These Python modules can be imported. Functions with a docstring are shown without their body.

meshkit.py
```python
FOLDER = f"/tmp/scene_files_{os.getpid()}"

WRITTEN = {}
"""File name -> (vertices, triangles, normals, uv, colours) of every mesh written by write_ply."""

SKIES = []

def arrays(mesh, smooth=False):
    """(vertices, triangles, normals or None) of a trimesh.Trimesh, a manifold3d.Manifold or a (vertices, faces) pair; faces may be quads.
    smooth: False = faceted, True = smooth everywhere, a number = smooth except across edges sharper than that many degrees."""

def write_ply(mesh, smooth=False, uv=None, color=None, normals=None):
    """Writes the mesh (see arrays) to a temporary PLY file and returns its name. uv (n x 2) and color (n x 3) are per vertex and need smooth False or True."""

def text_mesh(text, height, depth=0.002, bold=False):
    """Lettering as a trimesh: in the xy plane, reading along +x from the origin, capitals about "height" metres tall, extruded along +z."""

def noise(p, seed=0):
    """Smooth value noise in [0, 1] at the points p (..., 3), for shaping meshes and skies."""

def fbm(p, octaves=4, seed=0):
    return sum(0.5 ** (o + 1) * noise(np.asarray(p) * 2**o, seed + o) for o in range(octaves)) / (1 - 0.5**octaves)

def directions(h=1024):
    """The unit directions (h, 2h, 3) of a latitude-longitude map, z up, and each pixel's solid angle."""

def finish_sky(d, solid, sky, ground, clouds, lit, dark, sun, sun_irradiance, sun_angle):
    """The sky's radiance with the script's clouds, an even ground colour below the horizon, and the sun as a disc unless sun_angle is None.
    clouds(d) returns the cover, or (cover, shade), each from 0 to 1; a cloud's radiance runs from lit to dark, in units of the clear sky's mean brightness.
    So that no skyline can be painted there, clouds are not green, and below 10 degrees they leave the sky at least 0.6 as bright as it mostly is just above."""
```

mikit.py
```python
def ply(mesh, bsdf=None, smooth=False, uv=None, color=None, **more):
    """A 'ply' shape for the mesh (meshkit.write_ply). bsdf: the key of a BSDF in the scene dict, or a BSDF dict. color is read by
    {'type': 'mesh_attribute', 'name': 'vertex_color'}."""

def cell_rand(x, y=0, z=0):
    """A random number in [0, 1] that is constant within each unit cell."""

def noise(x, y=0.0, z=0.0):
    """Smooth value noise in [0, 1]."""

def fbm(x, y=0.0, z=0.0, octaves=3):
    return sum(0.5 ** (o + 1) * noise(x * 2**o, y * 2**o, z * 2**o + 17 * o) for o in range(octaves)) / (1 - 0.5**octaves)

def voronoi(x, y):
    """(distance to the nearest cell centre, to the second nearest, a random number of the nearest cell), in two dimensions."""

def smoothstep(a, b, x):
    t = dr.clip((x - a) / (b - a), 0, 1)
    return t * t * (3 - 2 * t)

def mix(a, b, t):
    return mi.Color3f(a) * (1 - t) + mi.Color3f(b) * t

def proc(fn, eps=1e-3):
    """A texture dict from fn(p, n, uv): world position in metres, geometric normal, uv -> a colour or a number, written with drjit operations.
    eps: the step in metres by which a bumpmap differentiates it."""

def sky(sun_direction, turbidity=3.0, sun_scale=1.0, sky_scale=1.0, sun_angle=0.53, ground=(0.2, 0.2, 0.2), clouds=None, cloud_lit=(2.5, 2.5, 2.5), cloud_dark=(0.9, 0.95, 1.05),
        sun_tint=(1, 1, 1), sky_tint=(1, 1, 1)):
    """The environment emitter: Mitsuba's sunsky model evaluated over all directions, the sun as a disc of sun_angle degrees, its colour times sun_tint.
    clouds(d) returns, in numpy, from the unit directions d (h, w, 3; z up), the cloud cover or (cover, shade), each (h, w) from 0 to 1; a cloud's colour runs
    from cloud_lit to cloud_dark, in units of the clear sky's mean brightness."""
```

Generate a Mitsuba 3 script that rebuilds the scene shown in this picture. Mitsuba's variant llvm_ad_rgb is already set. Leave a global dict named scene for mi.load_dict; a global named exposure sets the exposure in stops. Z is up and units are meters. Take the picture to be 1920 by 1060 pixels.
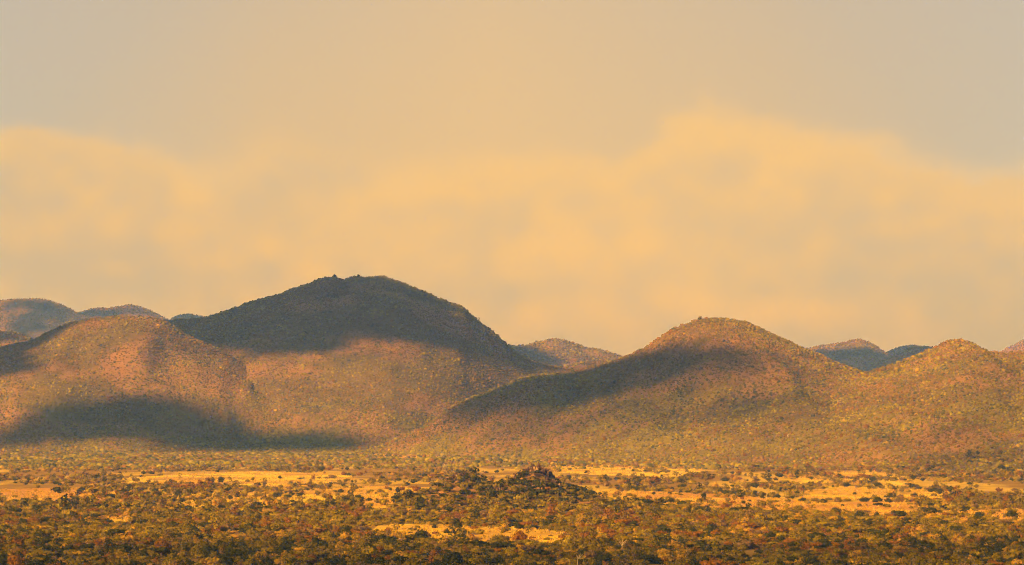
import math, numpy as np, trimesh, mitsuba as mi, mikit, meshkit
from scipy import ndimage
from scipy.interpolate import PchipInterpolator, RegularGridInterpolator
from shapely import Polygon, MultiPoint, contains_xy, union_all

T = mi.ScalarTransform4f
scene, labels = {}, {}

# ------------------------------------------------------------------ camera, sky, sun, exposure
FOV, CAM_H, W, HT = 22.0, 56.0, 1920.0, 1060.0          # photograph coordinates are 1920 x 1060
FPX = W / 2 / math.tan(math.radians(FOV / 2))
PITCH = math.atan(250 / FPX)
CP, SP = math.cos(PITCH), math.sin(PITCH)
scene['camera'] = {'type': 'perspective', 'fov': FOV, 'fov_axis': 'x', 'near_clip': 1.0, 'far_clip': 60000.0,
                   'to_world': T().look_at(origin=[0, 0, CAM_H], target=[0, CP, CAM_H + SP], up=[0, 0, 1]),
                   'medium': {'type': 'ref', 'id': 'air'}}
SUN = np.array([-0.62, -0.66, 0.40]); SUN /= np.linalg.norm(SUN)
exposure = 3.1


def cloud_cover(d):
    """A long soft bank of evening cloud low over the hills, thin veils above it; the same all round the horizon."""
    az = np.degrees(np.arctan2(d[..., 0], d[..., 1]))
    el = np.degrees(np.arcsin(np.clip(d[..., 2], -1, 1)))
    q = np.stack([az * 0.22, el * 0.42, az * 0 + 3.0], -1)
    warp = meshkit.fbm(q * 1.3, 3, 5) - 0.5
    # top edge of the bank, in degrees of elevation
    ax = [-180, -60, -25, -11, -8.5, -6.5, -5, -3, -1, 0.3, 2.2, 2.9, 4.2, 5.8, 7.4, 8.6, 10, 12, 25, 60, 180]
    ey = [5.6, 6.2, 5.4, 6.25, 6.15, 5.65, 5.95, 5.45, 5.6, 5.8, 5.7, 6.1, 6.75, 6.45, 6.2, 5.8, 5.2, 5.4, 6.0, 5.2, 5.6]
    edge = np.interp(az, ax, ey) + 0.9 * warp + 0.35 * (meshkit.fbm(np.stack([az * 1.3, el * 1.3, az * 0], -1), 4, 9) - 0.5)
    fine = meshkit.fbm(np.stack([az * 1.5 + 2 * warp, el * 2.2 + warp, az * 0 + 5], -1), 4, 14) - 0.5
    soft = 0.10 + 0.4 * meshkit.noise(np.stack([az * 0.35, az * 0, az * 0 + 7], -1), 3) ** 2
    bank = 1 / (1 + np.exp(np.clip((el - edge - 0.6 * fine) / soft * 2.2, -40, 40)))
    body = meshkit.fbm(np.stack([az * 0.26 + 1.5 * warp - el * 0.35, el * 1.15 + 1.2 * warp + az * 0.06, az * 0 + 1], -1), 5, 21)
    depth = np.clip(edge - el, 0, 9)
    tops = np.exp(-depth / 0.6)                                           # the sunlit heads of the bank
    grey = np.clip(0.34 + 1.2 * (body - 0.47) + 0.95 * fine + 0.07 * (depth - 2.0), 0, 1) * (1 - np.clip(0.66 + 0.075 * az, 0.25, 1.0) * tops)
    grey = grey + 0.16 * np.clip((-az - 4.5) / 3, 0, 1)
    grey = np.clip(grey + 0.30 * np.clip((np.abs(az + 0.8) - 6.5) / 4, 0, 1) * (1 - tops), 0, 0.95)
    shade = grey * bank + (1 - bank) * np.clip(0.40 + 0.055 * np.abs(az + 0.5) + 0.05 * (el - 6), 0, 0.95)                                      # the high veil is as grey as the undersides
    low = 0.04 + 0.96 / (1 + np.exp(np.clip((el - 16) / 3.2, -40, 40)))
    veil = (0.95 + 0.10 * (meshkit.fbm(np.stack([az * 0.09, el * 0.16, az * 0 + 4], -1), 3, 33) - 0.5)) * np.clip(1.18 - np.abs(az) / 30, 0.72, 1)
    cover = np.clip(np.maximum(bank * 0.97, veil) * low, 0, 1)
    return cover, shade


scene['sky'] = mikit.sky(SUN, turbidity=3.5, sun_scale=1.0, sky_scale=0.53, ground=(0.2, 0.13, 0.06), clouds=cloud_cover,
                         cloud_lit=(3.05, 1.82, 0.58), cloud_dark=(2.05, 1.50, 0.92), sun_tint=(1.0, 0.79, 0.25), sky_tint=(0.86, 0.92, 1.0))
scene['air'] = {'type': 'homogeneous', 'albedo': {'type': 'rgb', 'value': [0.93, 0.95, 0.97]},
                'sigma_t': {'type': 'rgb', 'value': [1.9e-5, 4.2e-5, 1.04e-4]},
                'phase': {'type': 'hg', 'g': 0.5}}

# ------------------------------------------------------------------ helpers
rng = np.random.default_rng(11)
N = lambda x, y, s=0: meshkit.noise(np.stack([x, y, np.zeros_like(x) + 0.5], -1), s)
FB = lambda x, y, o=3, s=0: meshkit.fbm(np.stack([x, y, np.zeros_like(x) + 0.5], -1), o, s)


def ray(px, py):
    u, v = (np.asarray(px, float) - W / 2) / FPX, (HT / 2 - np.asarray(py, float)) / FPX
    return u, CP - v * SP, SP + v * CP


def on_plain(px, py):
    """Where the plain (z = 0) is seen at that place of the photograph."""
    x, y, z = ray(px, py)
    t = -CAM_H / z
    return x * t, y * t


def at(px, py, dist):
    x, y, z = ray(px, py)
    return x / y * dist, CAM_H + z / y * dist


def project(X, Y, Z):
    dz = np.asarray(Z, float) - CAM_H
    depth = Y * CP + dz * SP
    return W / 2 + X / depth * FPX, HT / 2 - (-Y * SP + dz * CP) / depth * FPX


def mark(key, label=None, category=None, group=None, kind=None):
    labels[key] = {k: v for k, v in (('label', label), ('category', category), ('group', group), ('kind', kind)) if v}


def rgb(*c):
    return {'type': 'rgb', 'value': list(c)}


def grid_mesh(xs, ys, z):
    X, Y = np.meshgrid(xs, ys)
    nx, ny = len(xs), len(ys)
    i = (np.arange(ny - 1)[:, None] * nx + np.arange(nx - 1)[None]).ravel()
    f = np.vstack([np.stack([i, i + 1, i + nx + 1], 1), np.stack([i, i + nx + 1, i + nx], 1)])
    return trimesh.Trimesh(np.stack([X.ravel(), Y.ravel(), z.ravel()], 1), f, process=False)


# ------------------------------------------------------------------ materials
def earth(p, n, uv):
    a = mikit.fbm(p.x / 45, p.y / 160, 0.0, 4)
    b = mikit.fbm(p.x / 9, p.y / 14, 3.0, 3)
    c = mikit.mix((0.30, 0.165, 0.026), (0.56, 0.340, 0.034), mikit.smoothstep(0.42, 0.60, a))
    return c * (0.72 + 0.56 * b)


def field_gold(p, n, uv):
    a = mikit.fbm(p.x / 34, p.y / 60, 1.0, 3)
    b = mikit.fbm(p.x / 3.5, p.y / 9, 4.0, 3)
    c = mikit.mix((0.62, 0.335, 0.036), (0.78, 0.51, 0.034), mikit.smoothstep(0.35, 0.62, a))
    c = mikit.mix(c, (0.40, 0.19, 0.035), 0.5 * mikit.smoothstep(0.56, 0.70, mikit.fbm(p.x / 60 + 7, p.y / 26, 6.0, 3)))
    c = mikit.mix(c, (0.22, 0.13, 0.02), 0.55 * mikit.smoothstep(0.60, 0.72, mikit.fbm(p.x / 26 + 3, p.y / 45, 8.0, 3)))
    return c * (0.80 + 0.40 * b)


def field_rust(p, n, uv):
    a = mikit.fbm(p.x / 40, p.y / 70, 2.0, 3)
    b = mikit.fbm(p.x / 3.5, p.y / 9, 5.0, 3)
    c = mikit.mix((0.52, 0.245, 0.036), (0.70, 0.41, 0.036), mikit.smoothstep(0.45, 0.66, a))
    return c * (0.80 + 0.40 * b)


def slope_soil(p, n, uv):
    a = mikit.fbm(p.x / 120, (p.y + p.z) / 170, 0.0, 4)
    g = mikit.fbm(p.x / 55, p.y / 90, 9.0, 3)
    b = mikit.fbm(p.x / 8, p.y / 8, p.z / 8, 3)
    c = mikit.mix((0.145, 0.096, 0.024), (0.29, 0.145, 0.048), mikit.smoothstep(0.44, 0.60, a))
    c = mikit.mix(c, (0.19, 0.135, 0.018), mikit.smoothstep(0.66, 0.40, g + p.z / 500))
    return c * (0.74 + 0.52 * b)


def stony(p, n, uv):
    a = mikit.fbm(p.x / 9, p.y / 9, p.z / 5, 4)
    return mikit.mix((0.10, 0.055, 0.028), (0.36, 0.175, 0.045), mikit.smoothstep(0.40, 0.66, a))


def rock_look(p, n, uv):
    b = mikit.fbm(p.x * 1.1, p.y * 1.1, p.z * 0.5, 4)
    return mikit.mix((0.065, 0.034, 0.026), (0.34, 0.205, 0.120), mikit.smoothstep(0.50, 0.74, b))


for key, fn in (('mat_earth', earth), ('mat_gold', field_gold), ('mat_rust', field_rust), ('mat_slope', slope_soil), ('mat_rock', rock_look), ('mat_stony', stony)):
    scene[key] = {'type': 'twosided', 'bsdf': {'type': 'diffuse', 'reflectance': mikit.proc(fn)}}
scene['mat_leaf'] = {'type': 'twosided', 'bsdf': {'type': 'diffuse', 'reflectance': {'type': 'mesh_attribute', 'name': 'vertex_color'}}}
scene['mat_bark'] = {'type': 'twosided', 'bsdf': {'type': 'diffuse', 'reflectance': rgb(0.16, 0.095, 0.05)}}
scene['mat_pale_wood'] = {'type': 'twosided', 'bsdf': {'type': 'diffuse', 'reflectance': rgb(0.50, 0.36, 0.21)}}
scene['mat_cloud'] = {'type': 'twosided', 'bsdf': {'type': 'diffuse', 'reflectance': rgb(0.8, 0.8, 0.8)}}

# ------------------------------------------------------------------ the plain
def plain_z(X, Y):
    return 2.2 * (FB(X / 260, Y / 420, 3, 2) - 0.5)


gx = np.concatenate([np.linspace(-9000, -1100, 24, endpoint=False), np.linspace(-1100, 1100, 150, endpoint=False), np.linspace(1100, 9000, 24)])
gy = np.concatenate([np.linspace(-3000, 700, 30, endpoint=False), np.linspace(700, 4300, 260, endpoint=False), np.linspace(4300, 12500, 50)])
GX, GY = np.meshgrid(gx, gy)
scene['ground'] = mikit.ply(grid_mesh(gx, gy, plain_z(GX, GY)), 'mat_earth', smooth=True)
mark('ground', 'rust brown savanna plain of dry earth and grass before the hills', kind='structure')

# ------------------------------------------------------------------ the hills: a crest line at its distance, a foot, a back
HILLS = []


def profile(t):
    t = np.clip(t, 0, 1)
    return 0.52 * 0.5 * (1 + np.cos(np.pi * t)) + 0.48 * (1 - t) ** 1.25


def hill(label, crest, foot, back, step=7.0, spur=14.0, width=95.0, seed=0, rough=3.4):
    px, py, dist = (np.array(c, float) for c in zip(*crest))
    cx, cz = at(px, py, dist)
    h_of, y_of = PchipInterpolator(cx, cz), PchipInterpolator(cx, dist)
    fx = np.array([at(p, 700, d)[0] for p, d in foot]); fy = np.array([d for _, d in foot], float)
    xs = np.arange(cx[0], cx[-1] + step, step)
    h = np.maximum(h_of(np.clip(xs, cx[0], cx[-1])) - 3.0, 0)          # the crest's own scrub makes up the rest
    h = h + rough * (FB(xs / 38, xs * 0 + seed, 5, seed) - 0.5) * 2 * np.clip(h / 40, 0, 1)
    yc, yf = y_of(np.clip(xs, cx[0], cx[-1])), np.interp(xs, fx, fy)
    yc = np.maximum(yc, yf + 60)
    ys = np.arange(yf.min() - 20, (yc + back).max() + step, step)
    X, Y = np.meshgrid(xs, ys)
    tf, tb = (yc - Y) / (yc - yf), (Y - yc) / back
    t = np.where(Y < yc, tf, tb)
    z = h * profile(t)
    bend = 60 * (FB(X / 240, Y / 300, 2, seed + 3) - 0.5)
    r = 1 - 2 * np.abs(FB((X + bend) / width, Y / (width * 4.2), 3, seed + 1) - 0.5)
    lump = FB(X / 60, Y / 60, 3, seed + 2) - 0.5
    swell = np.clip(4 * t * (1 - t), 0, 1) * np.clip(h / 90, 0, 1.4)
    broad = FB(X / 210 + 9, Y / 420, 2, seed + 6) - 0.5
    z = z + swell * (spur * (r - 0.72) * 1.6 + 7 * lump + 34 * broad)
    z = np.where(t >= 1, -3.0, z - 3.0 * np.clip(t, 0, 1) ** 6)
    z = np.where((X - xs[0] < 1) | (xs[-1] - X < 1), np.minimum(z, z - 0.01), z)
    key = 'hill' if not HILLS else f'hill_{len(HILLS):03d}'
    scene[key] = mikit.ply(grid_mesh(xs, ys, z), 'mat_slope', smooth=True)
    mark(key, label, kind='structure')
    f = RegularGridInterpolator((ys, xs), z, bounds_error=False, fill_value=-50.0)
    fr = RegularGridInterpolator((ys, xs), r, bounds_error=False, fill_value=0.7)
    HILLS.append(dict(key=key, r=lambda X, Y, f=fr: f(np.stack([Y, X], -1)), z=lambda X, Y, f=f: f(np.stack([Y, X], -1)), x=(xs[0], xs[-1]), y=(ys[0], ys[-1]), xs=xs, yc=yc, yf=yf, seed=seed, back=back))
    return HILLS[-1]


lh = hill('left front hill with a rounded top and a rusty lit face', [(-330, 760, 4550), (-200, 715, 4550), (-60, 672, 4550), (0, 650, 4550), (60, 636, 4550), (100, 617, 4550), (140, 600, 4550),
     (190, 593, 4550), (262, 591, 4550), (310, 600, 4550), (350, 625, 4550), (400, 648, 4550), (470, 690, 4530), (560, 750, 4480), (650, 805, 4400), (720, 842, 4330)],
     [(-350, 3900), (0, 3900), (400, 3960), (720, 4060)], 500, seed=4)
big = hill('large dome of the highest hill, its upper half in cloud shadow', [(150, 700, 5100), (230, 625, 5100), (320, 599, 5100), (372, 595, 5100), (430, 579, 5100), (470, 564, 5100), (520, 550, 5100), (560, 536, 5100),
     (600, 522, 5100), (627, 516, 5100), (645, 521, 5100), (670, 518, 5100), (715, 517, 5100), (740, 525, 5100), (790, 542, 5100), (830, 560, 5100), (865, 573, 5100), (885, 590, 5100),
     (905, 606, 5100), (925, 622, 5100), (945, 641, 5100), (970, 660, 5100), (1000, 675, 5090), (1040, 686, 5080), (1100, 700, 5060), (1200, 740, 5040), (1300, 790, 5000)],
     [(100, 3990), (400, 3950), (700, 3930), (1000, 4150), (1300, 4300)], 700, seed=7, spur=9, width=170.0)
mid = hill('right hill with a pointed brown summit and a shaded shoulder', [(650, 852, 3960), (700, 839, 3950), (760, 812, 3940), (800, 795, 3940), (830, 772, 3940), (880, 746, 3950), (930, 725, 3960), (1000, 701, 3980),
     (1060, 696, 3990), (1130, 681, 4000), (1180, 663, 4000), (1215, 646, 4000), (1260, 616, 4000), (1285, 606, 4000), (1310, 598, 4000), (1350, 595, 4000), (1390, 600, 4000), (1440, 622, 4000),
     (1480, 641, 4000), (1520, 661, 4000), (1560, 679, 4000), (1610, 697, 4000), (1700, 735, 3960), (1800, 780, 3900), (1900, 820, 3850)],
     [(650, 3870), (760, 3780), (1000, 3430), (1300, 3130), (1600, 2850), (1900, 2700)], 600, seed=13, spur=14)
rgt = hill('right edge hill with an orange lit knob on its ridge', [(1380, 800, 3500), (1480, 752, 3520), (1570, 716, 3540), (1620, 697, 3550), (1660, 686, 3550), (1700, 673, 3550), (1740, 656, 3550), (1770, 641, 3550), (1800, 636, 3550),
     (1830, 648, 3550), (1860, 657, 3550), (1920, 657, 3550), (2000, 668, 3550), (2150, 700, 3550), (2350, 760, 3550)],
     [(1380, 2980), (1600, 2780), (1920, 2500), (2350, 2450)], 600, seed=19, spur=14)
sad = hill('low olive saddle between the two main hills', [(900, 760, 5700), (960, 712, 5700), (1005, 690, 5700), (1060, 684, 5700), (1110, 676, 5700), (1150, 674, 5700), (1200, 690, 5700), (1300, 740, 5700)], [(880, 5200), (1300, 5200)], 500, step=10, seed=23, spur=14)
ctr = hill('small far hill with a bare reddish knob in the gap', [(860, 720, 7800), (930, 656, 7800), (950, 647, 7800), (985, 646, 7800), (1010, 639, 7800), (1040, 635, 7800), (1075, 642, 7800), (1100, 651, 7800), (1130, 656, 7800), (1160, 665, 7800), (1200, 690, 7800), (1280, 740, 7800)],
     [(850, 7000), (1300, 7000)], 500, step=10, seed=29, spur=16)
hill('far rounded olive hill at the left edge', [(-260, 640, 9600), (-120, 590, 9600), (0, 561, 9600), (40, 559, 9600), (75, 558, 9600), (110, 567, 9600), (140, 582, 9600), (190, 610, 9600), (260, 660, 9600), (330, 720, 9600)], [(-260, 8700), (330, 8700)], 600, step=12, seed=31, spur=20)
hill('far olive hill behind the left front hill', [(40, 700, 10200), (110, 610, 10200), (150, 584, 10200), (175, 577, 10200), (205, 575, 10200), (245, 570, 10200), (280, 580, 10200), (300, 590, 10200), (330, 606, 10200), (380, 650, 10200), (440, 720, 10200)], [(40, 9400), (440, 9400)], 600, step=12, seed=37, spur=18)
hill('tip of a far hill showing left of the highest hill', [(240, 690, 10800), (310, 603, 10800), (330, 591, 10800), (350, 587, 10800), (385, 592, 10800), (430, 610, 10800), (520, 690, 10800)], [(240, 10000), (520, 10000)], 600, step=14, seed=41, spur=14)
hill('low sunlit orange knoll at the left edge', [(-140, 660, 5600), (-50, 628, 5600), (0, 619, 5600), (30, 622, 5600), (65, 633, 5600), (110, 655, 5600), (180, 700, 5600)], [(-140, 5100), (180, 5100)], 400, step=10, seed=43, spur=10)
hill('far right hill with a rounded top in the gap', [(1380, 760, 9200), (1450, 680, 9200), (1500, 655, 9200), (1545, 646, 9200), (1580, 641, 9200), (1610, 635, 9200), (1635, 643, 9200), (1660, 660, 9200), (1690, 690, 9200), (1740, 740, 9200)], [(1380, 8300), (1740, 8300)], 600, step=12, seed=47, spur=18)
hill('farthest pale hill between two right hills', [(1590, 730, 10600), (1640, 675, 10600), (1665, 658, 10600), (1690, 649, 10600), (1710, 646, 10600), (1750, 655, 10600), (1800, 690, 10600), (1850, 740, 10600)], [(1590, 9800), (1850, 9800)], 600, step=14, seed=53, spur=14)
hill('dark blue shaded ridge left of the orange knob', [(1560, 760, 8000), (1620, 700, 8000), (1660, 674, 8000), (1690, 657, 8000), (1720, 649, 8000), (1750, 649, 8000), (1800, 660, 8000), (1900, 720, 8000)], [(1560, 7300), (1900, 7300)], 500, step=12, seed=59, spur=14)
hill('far blue hill at the right edge', [(1780, 740, 10400), (1850, 680, 10400), (1880, 657, 10400), (1920, 636, 10400), (1980, 615, 10400), (2080, 610, 10400), (2250, 680, 10400)], [(1780, 9500), (2250, 9500)], 600, step=14, seed=61, spur=14)


def kopje_z(X, Y):
    """The low rocky rise in the middle of the plain: two heads and a long shoulder."""
    z = 0
    for px, dist, top, rx, ry in ((980, 1610, 7.5, 80, 100), (1002, 1650, 12.0, 16, 42), (1035, 1630, 3.0, 42, 70), (862, 1640, 11.5, 19, 46), (905, 1610, 1.5, 60, 80), (720, 1600, 2.6, 50, 60)):
        x0 = at(px, 900, dist)[0]
        z = z + top * np.exp(-((X - x0) / rx) ** 2 - ((Y - dist) / ry) ** 2)
    return z + 1.6 * (FB(X / 18, Y / 18, 3, 71) - 0.5) * np.clip(z / 5, 0, 1) - 0.5


kx, ky = np.arange(-190, 190, 4.0), np.arange(1380, 1880, 5.0)
KX, KY = np.meshgrid(kx, ky)
kz = kopje_z(KX, KY) + plain_z(KX, KY)
kkey = f'hill_{len(HILLS):03d}'
scene[kkey] = mikit.ply(grid_mesh(kx, ky, kz), 'mat_stony', smooth=True)
mark(kkey, 'low bushy rocky rise in the middle of the plain', kind='structure')


def land_z(X, Y):
    z = np.maximum(plain_z(X, Y), plain_z(X, Y) + kopje_z(X, Y))
    return np.maximum(z, hills_z(X, Y))


def hills_z(X, Y):
    z = np.zeros_like(X)
    for h in HILLS:
        i = np.nonzero((X > h['x'][0]) & (X < h['x'][1]) & (Y > h['y'][0]) & (Y < h['y'][1]))
        z[i] = np.maximum(z[i], h['z'](X[i], Y[i]))
    return z


# ------------------------------------------------------------------ open fields of dry grass, thin sheets on the plain
def region(points, reach=4.2):
    """Outline of an opening on the plain; scrub standing before it hides its near edge, so it reaches nearer than it shows."""
    pts = []
    for px, py in points:
        X, Y = on_plain(px, py)
        pts += [(X, Y), on_plain(px, py + reach / (Y / FPX))]
    return Polygon(points if False else [on_plain(*p) for p in points]).buffer(0).union(MultiPoint(pts).convex_hull if len(points) < 8 else union_all(
        [MultiPoint([pts[2 * i], pts[2 * i + 1], pts[(2 * i + 2) % len(pts)], pts[(2 * i + 3) % len(pts)]]).convex_hull for i in range(len(points))])).buffer(4).buffer(-2)


FIELDS = [
    ('mat_gold', 0.12, 'bright golden grass field on the left of the plain', [(222, 897), (330, 890), (470, 884), (560, 886), (665, 892), (640, 902), (520, 905), (430, 907), (330, 901), (240, 903)]),
    ('mat_gold', 0.20, 'golden field below the belt of trees on the left', [(305, 926), (420, 921), (560, 917), (690, 912), (690, 924), (640, 936), (560, 941), (440, 939), (320, 947)]),
    ('mat_rust', 0.5, 'patchy orange grass strip at the left edge', [(0, 917), (120, 914), (230, 920), (290, 922), (240, 931), (100, 934), (0, 930)]),
    ('mat_gold', 0.20, 'golden grass just left of the rocky rise', [(640, 911), (810, 914), (822, 926), (700, 933)]),
    ('mat_rust', 0.12, 'smooth orange field right of the rocky rise', [(1068, 920), (1150, 920), (1280, 925), (1380, 931), (1470, 937), (1500, 950), (1440, 951), (1300, 946), (1200, 943), (1140, 943), (1110, 934)]),
    ('mat_gold', 0.40, 'patchy yellow grass at the foot of the right hill', [(1030, 873), (1150, 872), (1260, 865), (1320, 870), (1310, 884), (1230, 888), (1150, 884), (1050, 880)]),
    ('mat_gold', 0.05, 'oval bright yellow field on the right', [(1500, 925), (1540, 917), (1600, 914), (1660, 918), (1650, 925), (1600, 930), (1530, 931)]),
    ('mat_gold', 0.35, 'patchy yellow grass behind the oval field', [(1470, 890), (1560, 889), (1640, 881), (1680, 893), (1710, 903), (1640, 909), (1540, 906)]),
    ('mat_rust', 0.03, 'orange brown field in front of the oval field', [(1470, 938), (1560, 943), (1640, 941), (1700, 945), (1722, 954), (1650, 957), (1560, 954), (1490, 951)]),
    ('mat_gold', 0.04, 'bright grass strip below the rocky rise', [(692, 987), (760, 982), (850, 988), (930, 992), (1000, 994), (1062, 1000), (1010, 1005), (930, 1003), (860, 999), (760, 996), (700, 992)]),
    ('mat_rust', 0.16, 'orange clearing near the right edge', [(1735, 962), (1800, 958), (1925, 956), (1925, 972), (1820, 974)]),
    ('mat_gold', 0.1, 'small yellow clearing right of the oval field', [(1690, 918), (1740, 914), (1775, 924), (1740, 934), (1700, 930)]),
    ('mat_rust', 0.1, 'bare strip under the left hill slope', [(690, 851), (790, 847), (930, 846), (950, 850), (800, 855), (700, 857)]),
    ('mat_rust', 0.12, 'small rusty opening in the left front scrub', [(185, 966), (240, 965), (255, 970), (215, 974)]),
    ('mat_rust', 0.12, 'reddish bare bank at the left end of the rise', [(672, 944), (700, 941), (728, 944), (720, 951), (690, 953)]),
]
OPEN = []
for i, (m, dens, label, pts) in enumerate(FIELDS):
    g = region(pts)
    OPEN.append((g, dens))
    x0, y0, x1, y1 = g.bounds
    s = 6.0 if (x1 - x0) * (y1 - y0) < 60000 else 9.0
    xs, ys = np.arange(x0 - s, x1 + 2 * s, s), np.arange(y0 - s, y1 + 2 * s, s)
    X, Y = np.meshgrid(xs, ys)
    X, Y = X + s * 0.5 * (N(X / 7, Y / 7, 81) - 0.5), Y + s * 0.5 * (N(X / 7, Y / 7, 82) - 0.5)
    wob = 16 * (N(X / 26, Y / 40, 83) - 0.5)
    inside = contains_xy(g, X + wob, Y + 1.5 * wob)
    Z = np.maximum(plain_z(X, Y), plain_z(X, Y) + kopje_z(X, Y)) + 0.22
    nx = len(xs)
    q = np.argwhere(inside[:-1, :-1] & inside[1:, :-1] & inside[:-1, 1:] & inside[1:, 1:])
    a = q[:, 0] * nx + q[:, 1]
    f = np.vstack([np.stack([a, a + 1, a + nx + 1], 1), np.stack([a, a + nx + 1, a + nx], 1)])
    me = trimesh.Trimesh(np.stack([X.ravel(), Y.ravel(), Z.ravel()], 1), f, process=False); me.remove_unreferenced_vertices()
    key = 'grass_field' if i == 0 else f'grass_field_{i:03d}'
    scene[key] = mikit.ply(me, m, smooth=True)
    mark(key, label, kind='structure')


OUTCROPS = [(1002, 1648, 9.0, 4.5, 80, 1.5, 'dark upright blocks of rock crowning the rise under a tree'), (858, 1636, 7.5, 4.5, 40, 1.2, 'low rock outcrop on the left head of the rise'),
            (930, 1600, 7.0, 4.5, 26, 1.1, 'small dark rock band in the middle of the rise'), (1040, 1632, 8.0, 6.0, 30, 1.0, 'rocks running down the right side of the rise')]


for pts, dens in (([(600, 864), (960, 862), (1160, 868), (1150, 925), (1060, 912), (960, 906), (800, 908), (640, 908)], 0.16), ([(625, 905), (845, 905), (845, 940), (640, 940)], 0.10)):
    OPEN.append((region(pts), dens))


def openness(X, Y):
    """How much of the scrub is kept at each place (0 to 1)."""
    keep = np.ones_like(X)
    wob = 12 * (N(X / 26, Y / 40, 83) - 0.5)
    for g, dens in OPEN:
        keep = np.where(contains_xy(g, X + wob, Y + 1.5 * wob), np.minimum(keep, dens), keep)
    for px, dist, wide, deep, *_ in OUTCROPS:
        keep = np.where((np.abs(X - at(px, 900, dist)[0]) < wide + 2) & (Y > dist - 2 * deep - 3) & (Y < dist), keep * 0.12, keep)
    return keep


# ------------------------------------------------------------------ plants
TONES = {'olive': (0.152, 0.103, 0.005), 'dark green': (0.042, 0.040, 0.005), 'yellow green': (0.25, 0.168, 0.006), 'rusty brown': (0.185, 0.076, 0.007),
         'golden': (0.34, 0.185, 0.014), 'grey brown': (0.150, 0.090, 0.034)}
TONE_NAMES = list(TONES)


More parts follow.
